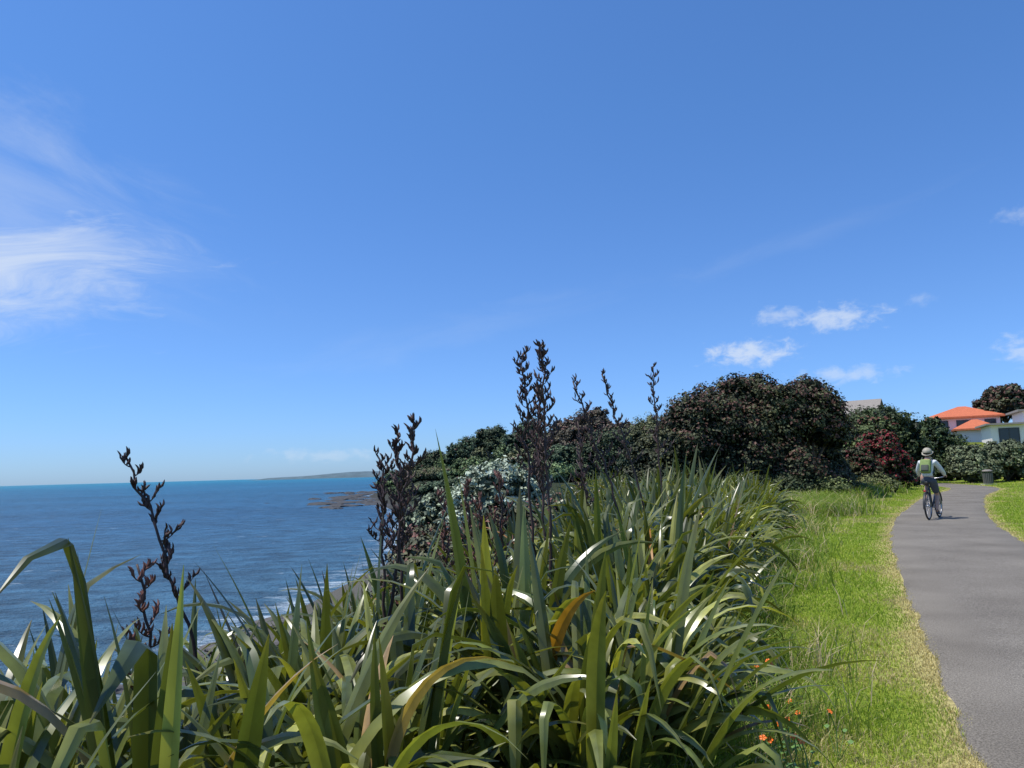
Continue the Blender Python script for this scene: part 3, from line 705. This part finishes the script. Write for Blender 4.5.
# ------------------------------------------------------------------ nasturtium flowers
M_or = simple("orange_petal", (.85, .16, .01), .5, 30, .15); M_nl = simple("nasturtium_leaf", (.12, .22, .05), .5, 30, .2)
def nast(seed):
    r = random.Random(seed); b = MB(); top = Vector((r.uniform(-.05, .05), r.uniform(-.05, .05), r.uniform(.18, .30)))
    b.add(tube([(0, 0, 0), top*.6+Vector((.02, 0, 0)), top], .003, 5), 1)
    nr = Vector((r.uniform(-.6, .6), -.6, r.uniform(.3, 1.))).normalized(); a = nr.orthogonal().normalized(); c = nr.cross(a)
    q = r.uniform(.32, .46)
    for k in range(5):
        th = k*2*math.pi/5; d = a*math.cos(th)+c*math.sin(th); s = nr.cross(d)
        b.add(([top, top+(d*.018+s*.009+nr*.010)*q, top+(d*.034+s*.017+nr*.014)*q, top+(d*.042+nr*.008)*q, top+(d*.034-s*.017+nr*.014)*q, top+(d*.018-s*.009+nr*.010)*q], [(0, 1, 2, 3, 4, 5)]), 0)
    for k in range(3):
        th = r.uniform(0, 6.28); p = Vector((math.cos(th)*.06, math.sin(th)*.06, r.uniform(.06, .14))); rad = r.uniform(.012, .02)
        b.add(tube([(0, 0, 0), p], .002, 4), 1)
        b.add(([p+Vector((math.cos(q_*.7)*rad, math.sin(q_*.7)*rad, .006*math.sin(q_*2.))) for q_ in range(9)], [tuple(range(9))]), 1)
    return b.mesh("nasturtium", [M_or, M_nl], False)
NM = [nast(i) for i in range(6)]
NP = [(1.62, 5.0), (1.58, 4.8), (1.32, 4.2), (1.60, 3.95), (1.28, 4.0), (1.50, 4.6), (1.42, 4.1), (1.22, 3.85), (1.45, 4.35), (1.35, 3.75), (1.20, 3.65)]
for _ in range(14):
    y = random.uniform(3.6, 5.4); NP.append((float(xf(y)) + random.uniform(.5, .9), y))
for i, (x, y) in enumerate(NP):
    thing(obj("nasturtium", NM[i % 6], None, (x, y, hz(x, y)), (0, 0, random.uniform(-.9, .9)), (1.1, 1.1, random.uniform(.8, 1.2))), "orange nasturtium flower with round green leaves", "flower", None, "orange nasturtiums in the long grass")

# ------------------------------------------------------------------ bicycle and rider
M_frame = simple("bike_frame", (.05, .06, .08), .35, 10, .2); M_tyre = simple("tyre_rubber", (.02, .02, .02), .8, 40, .3)
M_metal = simple("bike_metal", (.45, .45, .46), .3, 10, .1, 0, .9); M_black = simple("black_plastic", (.025, .025, .027), .5, 10, .2)
M_skin = simple("skin", (.50, .29, .20), .55, 15, .12); M_shirt = simple("pale_shirt", (.60, .61, .60), .85, 12, .15, .3)
M_short = simple("dark_shorts", (.07, .075, .09), .85, 12, .2, .3); M_shoe = simple("shoe", (.09, .08, .08), .7, 12, .2)
M_helm = simple("helmet_shell", (.36, .32, .24), .6, 12, .15); M_hair = simple("hair", (.08, .055, .035), .8, 40, .4)
M_pack = simple("backpack_fabric", (.20, .27, .08), .8, 18, .25, .3); M_packd = simple("backpack_dark", (.06, .07, .055), .8, 18, .25, .3)
TH = R(90-42)
bx, by = 10.45, 19.0
def bike():
    e = empty("bicycle", (bx, by, .026)); e.rotation_euler[2] = TH; thing(e, "dark upright bicycle ridden along the asphalt path", "bicycle")
    f = MB()
    rh = (0, 0, .34); fh = (1.06, 0, .34); bb = (.44, 0, .29); st = (.27, 0, .80); ht = (.86, 0, .90); hb = (.91, 0, .68)
    for p, q, r in [(bb, st, .018), (bb, hb, .021), (st, ht, .018), (ht, hb, .022)]: f.add(tube([p, q], r, 10))
    for s in (-1, 1):
        f.add(tube([(.44, s*.03, .29), (0, s*.06, .34)], .010, 8)); f.add(tube([(.27, s*.015, .78), (0, s*.06, .34)], .009, 8))
        f.add(tube([hb, (.94, s*.05, .60), (1.06, s*.055, .34)], .012, 8))
    f.add(tube([ht, (.84, 0, 1.02)], .014, 8)); f.add(tube([st, (.245, 0, .90)], .013, 8))
    obj("bike_frame", f.mesh("bike_frame", [M_frame], True), e)
    def ring(R0, r, nu=48, nv=10):
        V = []; F = []
        for i in range(nu):
            a = 2*math.pi*i/nu
            for j in range(nv):
                b = 2*math.pi*j/nv; rr = R0+r*math.cos(b); V.append((rr*math.cos(a), r*math.sin(b)*1.0, rr*math.sin(a)))
        for i in range(nu):
            for j in range(nv): F.append((i*nv+j, ((i+1) % nu)*nv+j, ((i+1) % nu)*nv+(j+1) % nv, i*nv+(j+1) % nv))
        return V, F
    for h in (rh, fh):
        w = MB().add(tube([(0, -.05, 0), (0, .05, 0)], .022, 12))
        for k in range(28):
            a = 2*math.pi*k/28; sgn = .03 if k % 2 else -.03
            w.add(tube([(0, sgn, 0), (math.cos(a)*.31, 0, math.sin(a)*.31)], .0018, 3, False))
        wo = obj("wheel", w.mesh("wheel", [M_metal], True), e, h)
        obj("tyre", MB().add(ring(.323, .021)).mesh("tyre", [M_tyre], True), wo)
        obj("rim", MB().add(ring(.302, .010)).mesh("rim", [M_metal], True), wo)
        g_ = MB(); V = []; F = []
        a0, a1 = (R(20), R(190)) if h is rh else (R(10), R(150)); K = 20
        for i in range(K+1):
            a = a0+(a1-a0)*i/K
            for (rr, yy_) in [(.358, -.03), (.368, -.015), (.371, 0), (.368, .015), (.358, .03)]: V.append((rr*math.cos(a), yy_, rr*math.sin(a)))
        for i in range(K):
            for j in range(4): F.append((i*5+j, i*5+j+1, i*5+j+6, i*5+j+5))
        g_.add((V, F)); obj("mudguard", g_.mesh("mudguard", [M_black], True), e, h)
    s = MB().ell((.17, 0, .935), (.11, .085, .035)).ell((.29, 0, .94), (.12, .035, .025)); obj("saddle", s.mesh("saddle", [M_black], True), e)
    hbm = MB().add(tube([(.70, -.30, 1.05), (.80, -.27, 1.06), (.85, -.12, 1.03), (.84, 0, 1.02), (.85, .12, 1.03), (.80, .27, 1.06), (.70, .30, 1.05)], .012, 8))
    ho = obj("handlebar", hbm.mesh("handlebar", [M_metal], True), e)
    for s_ in (-1, 1): obj("grip", MB().add(tube([(.68, s_*.306, 1.048), (.80, s_*.272, 1.062)], .018, 8)).mesh("grip", [M_black], True), ho)
    c = MB().add(ring(.085, .006, 32, 6)); V = [(v.x+.44, v.y-.06, v.z+.29) for v in c.V]; cm = MB().add((V, c.F))
    cm.add(tube([(.44, -.09, .29), (.44, .09, .29)], .015, 8)); cm.add(tube([(.44, .09, .29), (.51, .095, .445)], .010, 6)); cm.add(tube([(.44, -.09, .29), (.37, -.095, .135)], .010, 6))
    co = obj("crank", cm.mesh("crank", [M_metal], True), e)
    for s_, px, pz in [(1, .51, .445), (-1, .37, .135)]:
        obj("pedal", MB().box((px-.05, s_*.10 if s_ > 0 else -.19, pz-.012), (px+.05, .19 if s_ > 0 else -.10, pz+.012)).mesh("pedal", [M_black]), co)
    rk = MB()
    for s_ in (-.06, 0, .06): rk.add(tube([(.20, s_, .74), (-.18, s_, .74)], .006, 6))
    for s_ in (-.06, .06): rk.add(tube([(-.1, s_, .74), (0, s_, .36)], .005, 6))
    obj("luggage_rack", rk.mesh("luggage_rack", [M_black], True), e)
    obj("rear_reflector", MB().ell((-.20, 0, .72), (.012, .03, .022)).mesh("rear_reflector", [simple("reflector_red", (.5, .02, .02), .3)], True), e)
bike()

def skin(name, V, E, Rr, mat, sub=2, root=0):
    me = bpy.data.meshes.new(name); me.from_pydata(V, E, []); o = bpy.data.objects.new(name, me); link(o)
    m = o.modifiers.new("Skin", 'SKIN'); m.use_smooth_shade = True
    sv = me.skin_vertices[0].data
    for i, r in enumerate(Rr):
        sv[i].radius = (r, r) if not hasattr(r, '__len__') else r
        sv[i].use_root = (i == root)
    s = o.modifiers.new("Sub", 'SUBSURF'); s.levels = sub; s.render_levels = sub
    dg = bpy.context.evaluated_depsgraph_get(); ev = o.evaluated_get(dg)
    nm = bpy.data.meshes.new_from_object(ev); nm.name = name
    bpy.data.objects.remove(o); nm.materials.clear(); nm.materials.append(mat)
    for p in nm.polygons: p.use_smooth = True
    return nm

def person():
    e = empty("person", (bx, by, .026)); e.rotation_euler[2] = TH; thing(e, "cyclist in helmet, pale shirt and shorts riding a bicycle", "person")
    V = []; E = []; Rr = []
    def v(p, r, par=None):
        V.append(p); Rr.append(r)
        if par is not None: E.append((par, len(V)-1))
        return len(V)-1
    pel = v((.18, 0, 1.03), .125); wa = v((.22, 0, 1.16), .115, pel); ch = v((.29, 0, 1.33), .135, wa); ub = v((.345, 0, 1.44), .105, ch)
    nk = v((.375, 0, 1.525), .052, ub); h0 = v((.41, 0, 1.60), .075, nk); h1 = v((.415, 0, 1.67), .088, h0); h2 = v((.41, 0, 1.73), .07, h1)
    for s in (-1, 1):
        sh = v((.35, s*.17, 1.43), .062, ub); el = v((.50, s*.28, 1.22), .043, sh); fo = v((.61, s*.295, 1.14), .036, el); wr = v((.70, s*.29, 1.085), .026, fo)
        pm = v((.745, s*.285, 1.085), .030, wr)
        for k in range(4):
            off = (k-1.5)*.019
            p1 = v((.765+off*.9, s*(.279-off*.25)+s*.02, 1.092), .0095, pm); p2 = v((.772+off*.9, s*(.279-off*.25)+s*.040, 1.072), .0085, p1); p3 = v((.768+off*.9, s*(.279-off*.25)+s*.028, 1.045-.003*k), .0075, p2)
        t1 = v((.745, s*.262, 1.078), .0105, pm); t2 = v((.76, s*.252, 1.055), .009, t1)
        hp = v((.22, s*.095, .99), .098, pel)
        if s > 0: K, A, H, T = (.64, .125, .87), (.44, .13, .50), (.41, .13, .475), (.56, .135, .475)
        else: K, A, H, T = (.51, -.12, .60), (.31, -.13, .215), (.275, -.13, .18), (.43, -.135, .165)
        hp = Vector(V[hp]); hi = len(V)-1
        mt = v(tuple(hp.lerp(Vector(K), .5)), .082, hi); kn = v(K, .056, mt); cf = v(tuple(Vector(K).lerp(Vector(A), .33)+Vector((-.02, 0, 0))), .056, kn)
        an = v(A, .034, cf); tt = v(T, .030, an)
    obj("body", skin("body", V, E, Rr, M_skin), e)
    fc = MB().ell((.505, 0, 1.655), (.018, .012, .02))
    for s in (-1, 1): fc.ell((.415, s*.088, 1.655), (.022, .010, .032))
    obj("nose_and_ears", fc.mesh("nose_and_ears", [M_skin], True), e)
    ey = MB()
    for s in (-1, 1): ey.ell((.488, s*.032, 1.675), (.010, .012, .008))
    obj("eyes", ey.mesh("eyes", [M_black], True), e)
    obj("mouth", MB().ell((.482, 0, 1.615), (.010, .024, .006)).mesh("mouth", [simple("lips", (.35, .12, .10), .5)], True), e)
    obj("hair", MB().ell((.385, 0, 1.655), (.088, .094, .085)).mesh("hair", [M_hair], True), e)
    sv = [(.18, 0, 1.04), (.22, 0, 1.16), (.29, 0, 1.33), (.345, 0, 1.44), (.365, 0, 1.50)]; sr = [.145, .135, .152, .12, .068]; se = [(0, 1), (1, 2), (2, 3), (3, 4)]
    for s in (-1, 1):
        o = len(sv); sv += [(.35, s*.17, 1.43), (.50, s*.28, 1.22), (.61, s*.295, 1.14), (.685, s*.29, 1.093)]; sr += [.078, .060, .050, .040]; se += [(3, o), (o, o+1), (o+1, o+2), (o+2, o+3)]
    obj("shirt", skin("shirt", sv, se, sr, M_shirt), e)
    pv = [(.18, 0, 1.04), (.19, 0, 1.10)]; pr = [.145, .13]; pe = [(0, 1)]
    for s, K in ((1, (.64, .125, .87)), (-1, (.51, -.12, .60))):
        o = len(pv); hp = Vector((.22, s*.095, .99)); pv += [tuple(hp), tuple(hp.lerp(Vector(K), .45)), tuple(hp.lerp(Vector(K), .86))]; pr += [.112, .100, .082]; pe += [(0, o), (o, o+1), (o+1, o+2)]
    obj("shorts", skin("shorts", pv, pe, pr, M_short), e)
    for A, T, H in (((.44, .13, .50), (.57, .135, .478), (.40, .13, .485)), ((.31, -.13, .215), (.44, -.135, .168), (.27, -.13, .185))):
        obj("shoe", skin("shoe", [H, tuple(Vector(H).lerp(Vector(T), .5)), T, A], [(0, 1), (1, 2), (0, 3)], [.040, .042, .032, .042], M_shoe), e)
    hm = MB(); V2 = []; F2 = []; nu, nv = 22, 8
    for j in range(nv+1):
        ph = (math.pi*.56)*j/nv
        for i in range(nu):
            th = 2*math.pi*i/nu; rib = 1+.025*math.cos(th*6)*math.sin(ph)
            V2.append((.405+.135*rib*math.sin(ph)*math.cos(th), .112*rib*math.sin(ph)*math.sin(th), 1.705+.115*math.cos(ph)))
    for j in range(nv):
        for i in range(nu): F2.append((j*nu+i, (j+1)*nu+i, (j+1)*nu+(i+1) % nu, j*nu+(i+1) % nu))
    hm.add((V2, F2)); hm.add(tube([(.405, 0, 1.685), (.41, 0, 1.675)], [.14, .15], 22)); hm.V = [Vector((v.x, v.y*(.9 if v.z < 1.69 else 1), v.z)) for v in hm.V]
    obj("helmet", hm.mesh("helmet", [M_helm], True), e)
person()
def pack():
    e = empty("backpack", (bx, by, .026)); e.rotation_euler[2] = TH; thing(e, "yellow-green backpack worn on the cyclist's back", "backpack")
    import bmesh
    def rbox(name, c, s, ry, mat, bev):
        bm = bmesh.new(); bmesh.ops.create_cube(bm, size=1); bmesh.ops.scale(bm, vec=s, verts=bm.verts)
        bmesh.ops.bevel(bm, geom=bm.edges[:], offset=bev, segments=4, affect='EDGES', profile=.5)
        bmesh.ops.rotate(bm, cent=(0, 0, 0), matrix=Matrix.Rotation(ry, 3, 'Y'), verts=bm.verts); bmesh.ops.translate(bm, vec=c, verts=bm.verts)
        me = bpy.data.meshes.new(name); bm.to_mesh(me); bm.free(); me.materials.append(mat)
        for p in me.polygons: p.use_smooth = True
        return obj(name, me, e)
    rbox("bag", (.115, 0, 1.34), (.15, .25, .36), R(22), M_pack, .05); rbox("front_pocket", (.025, 0, 1.30), (.06, .18, .17), R(22), M_packd, .025)
    for s in (-1, 1): obj("strap", MB().add(tube([(.19, s*.10, 1.50), (.33, s*.11, 1.555), (.44, s*.115, 1.44), (.40, s*.13, 1.26), (.20, s*.15, 1.15)], .018, 6)).mesh("strap", [M_packd], True), e)
pack()

# ------------------------------------------------------------------ world
SUN_EL = R(66); SUN_AZ = R(-96)
def make_world():
    w = bpy.data.worlds.new("World"); scene.world = w; w.use_nodes = True; nt = w.node_tree; N = nt.nodes; L = nt.links
    bg = N['Background']; bg.inputs['Strength'].default_value = .105
    sky = N.new('ShaderNodeTexSky'); sky.sky_type = 'NISHITA'; sky.sun_disc = False; sky.sun_elevation = SUN_EL; sky.sun_rotation = SUN_AZ
    sky.altitude = 0; sky.air_density = 1.0; sky.dust_density = .3; sky.ozone_density = 2.5
    tc = N.new('ShaderNodeTexCoord'); V = tc.outputs['Generated']
    sp = N.new('ShaderNodeSeparateXYZ'); L.new(V, sp.inputs[0])
    def M(op, a, b=None, c=None, clamp=False):
        n = N.new('ShaderNodeMath'); n.operation = op; n.use_clamp = clamp
        for i, q in enumerate((a, b, c)):
            if q is None: continue
            if isinstance(q, (int, float)): n.inputs[i].default_value = q
            else: L.new(q, n.inputs[i])
        return n.outputs[0]
    az = M('MULTIPLY', M('ARCTAN2', sp.outputs[0], sp.outputs[1]), 57.2958); el = M('MULTIPLY', M('ARCSINE', sp.outputs[2]), 57.2958)
    def comb(a, b):
        n = N.new('ShaderNodeCombineXYZ'); L.new(a, n.inputs[0]); L.new(b, n.inputs[1]); return n.outputs[0]
    AE = comb(az, el)
    def noise(vec, scale, det=6, rough=.55, dist=0., rot=0., sx=1, sy=1):
        mp = N.new('ShaderNodeMapping'); mp.inputs['Rotation'].default_value = (0, 0, R(rot)); L.new(vec, mp.inputs[0])
        m2 = N.new('ShaderNodeMapping'); m2.inputs['Scale'].default_value = (sx, sy, 1); L.new(mp.outputs[0], m2.inputs[0])
        n = N.new('ShaderNodeTexNoise'); n.inputs['Scale'].default_value = scale; n.inputs['Detail'].default_value = det; n.inputs['Roughness'].default_value = rough; n.inputs['Distortion'].default_value = dist
        L.new(m2.outputs[0], n.inputs['Vector']); return n.outputs['Fac']
    def mask(a0, e0, wa, we, rot=0.):
        da = M('SUBTRACT', az, a0); de = M('SUBTRACT', el, e0); c, s = math.cos(R(rot)), math.sin(R(rot))
        x = M('DIVIDE', M('ADD', M('MULTIPLY', da, c), M('MULTIPLY', de, s)), wa); y = M('DIVIDE', M('SUBTRACT', M('MULTIPLY', de, c), M('MULTIPLY', da, s)), we)
        r = M('SQRT', M('ADD', M('MULTIPLY', x, x), M('MULTIPLY', y, y))); return M('SUBTRACT', 1.0, r)
    def ramp(x, a, b):
        n = N.new('ShaderNodeMapRange'); n.interpolation_type = 'SMOOTHSTEP'; n.inputs[1].default_value = a; n.inputs[2].default_value = b; L.new(x, n.inputs[0]); return n.outputs[0]
    nc = noise(AE, 1.0, 6, .62, .3, 0, .75, 1.2); tot = None
    for a, e_, wa, we, st in [(18.2, 8.2, 4.4, 1.4, .68), (24.0, 10.3, 4.6, 1.25, .60), (20.5, 10.8, 2.6, .9, .4), (24.4, 6.2, 4.6, .9, .42), (35.0, 6.9, 2.0, 1.3, .5), (35.8, 15.4, 1.8, .8, .25), (29.4, 10.9, 1.4, .6, .2), (-14, 1.6, 6, .8, .3)]:
        m = mask(a, e_, wa, we, 0); m = M('MAXIMUM', m, -.5); v = M('MULTIPLY', ramp(M('ADD', m, M('MULTIPLY', M('SUBTRACT', nc, .5), 2.4)), .1, 1.1), st)
        tot = v if tot is None else M('MAXIMUM', tot, v)
    ci1 = noise(AE, .20, 7, .66, 1.2, -8, .42, 1.6); ci2 = noise(AE, .14, 7, .64, .9, 20, .45, 1.3)
    m1 = mask(-36, 13.6, 15, 5.6, 5); m2 = mask(-37, 19, 17, 8, -15)
    c1 = M('MULTIPLY', ramp(M('ADD', M('MULTIPLY', m1, .50), ci1), .52, 1.10), .74)
    c2 = M('MULTIPLY', ramp(M('ADD', M('MULTIPLY', m2, .42), ci2), .50, 1.08), .26)
    m3 = mask(22, 16.0, 15, 1.3, 12); c3 = M('MULTIPLY', ramp(M('ADD', M('MULTIPLY', m3, .5), ci1), .55, 1.1), .06)
    m4 = mask(-4, 11, 22, 2.0, 12); c4 = M('MULTIPLY', ramp(M('ADD', M('MULTIPLY', m4, .5), ci1), .55, 1.1), .06)
    for c in (c1, c2, c3, c4): tot = M('MAXIMUM', tot, c)
    tot = M('MULTIPLY', tot, ramp(el, .2, 2.0), clamp=True)
    er = N.new('ShaderNodeMapRange'); er.inputs[1].default_value = 0; er.inputs[2].default_value = 45; L.new(el, er.inputs[0])
    cr = N.new('ShaderNodeValToRGB'); e = cr.color_ramp.elements; L.new(er.outputs[0], cr.inputs[0])
    e[0].position = 0; e[0].color = (.28, .44, .80, 1); e[1].position = 1; e[1].color = (.40, .62, .88, 1)
    q = e.new(.08); q.color = (.30, .46, .78, 1); q = e.new(.25); q.color = (.34, .50, .76, 1); q = e.new(.6); q.color = (.36, .57, .82, 1)
    s2 = N.new('ShaderNodeVectorMath'); s2.operation = 'SCALE'; s2.inputs['Scale'].default_value = 2.0; L.new(cr.outputs[0], s2.inputs[0])
    tint = N.new('ShaderNodeVectorMath'); tint.operation = 'MULTIPLY'; L.new(s2.outputs[0], tint.inputs[1]); L.new(sky.outputs[0], tint.inputs[0])
    mx = N.new('ShaderNodeMix'); mx.data_type = 'RGBA'; L.new(tot, mx.inputs[0]); L.new(tint.outputs[0], mx.inputs[6]); mx.inputs[7].default_value = (7.2, 7.9, 8.8, 1)
    L.new(mx.outputs[2], bg.inputs['Color'])
make_world()
sl = bpy.data.lights.new("sun", 'SUN'); sl.energy = 5.0; sl.angle = R(.53); sl.color = (1, .955, .87)
so = bpy.data.objects.new("sun", sl); link(so)
sd = Vector((math.sin(SUN_AZ)*math.cos(SUN_EL), math.cos(SUN_AZ)*math.cos(SUN_EL), math.sin(SUN_EL)))
so.rotation_euler = sd.to_track_quat('Z', 'Y').to_euler(); so.location = (-20, 10, 30)

# ------------------------------------------------------------------ camera
cam = bpy.data.cameras.new("camera"); cam.lens = 26; cam.sensor_width = 36; cam.clip_start = .05; cam.clip_end = 90000
co = bpy.data.objects.new("camera", cam); link(co)
p = R(6.8); a = R(1.55)
rt = Vector((1, 0, 0)); up = Vector((0, -math.sin(p), math.cos(p)))
cx = rt*math.cos(a)-up*math.sin(a); cy = rt*math.sin(a)+up*math.cos(a); cz = cx.cross(cy)
m = Matrix((cx, cy, cz)).transposed().to_4x4(); m.translation = (0, 0, 1.5); co.matrix_world = m
scene.camera = co
scene.view_settings.view_transform = 'Standard'; scene.view_settings.look = 'None'; scene.view_settings.exposure = 0
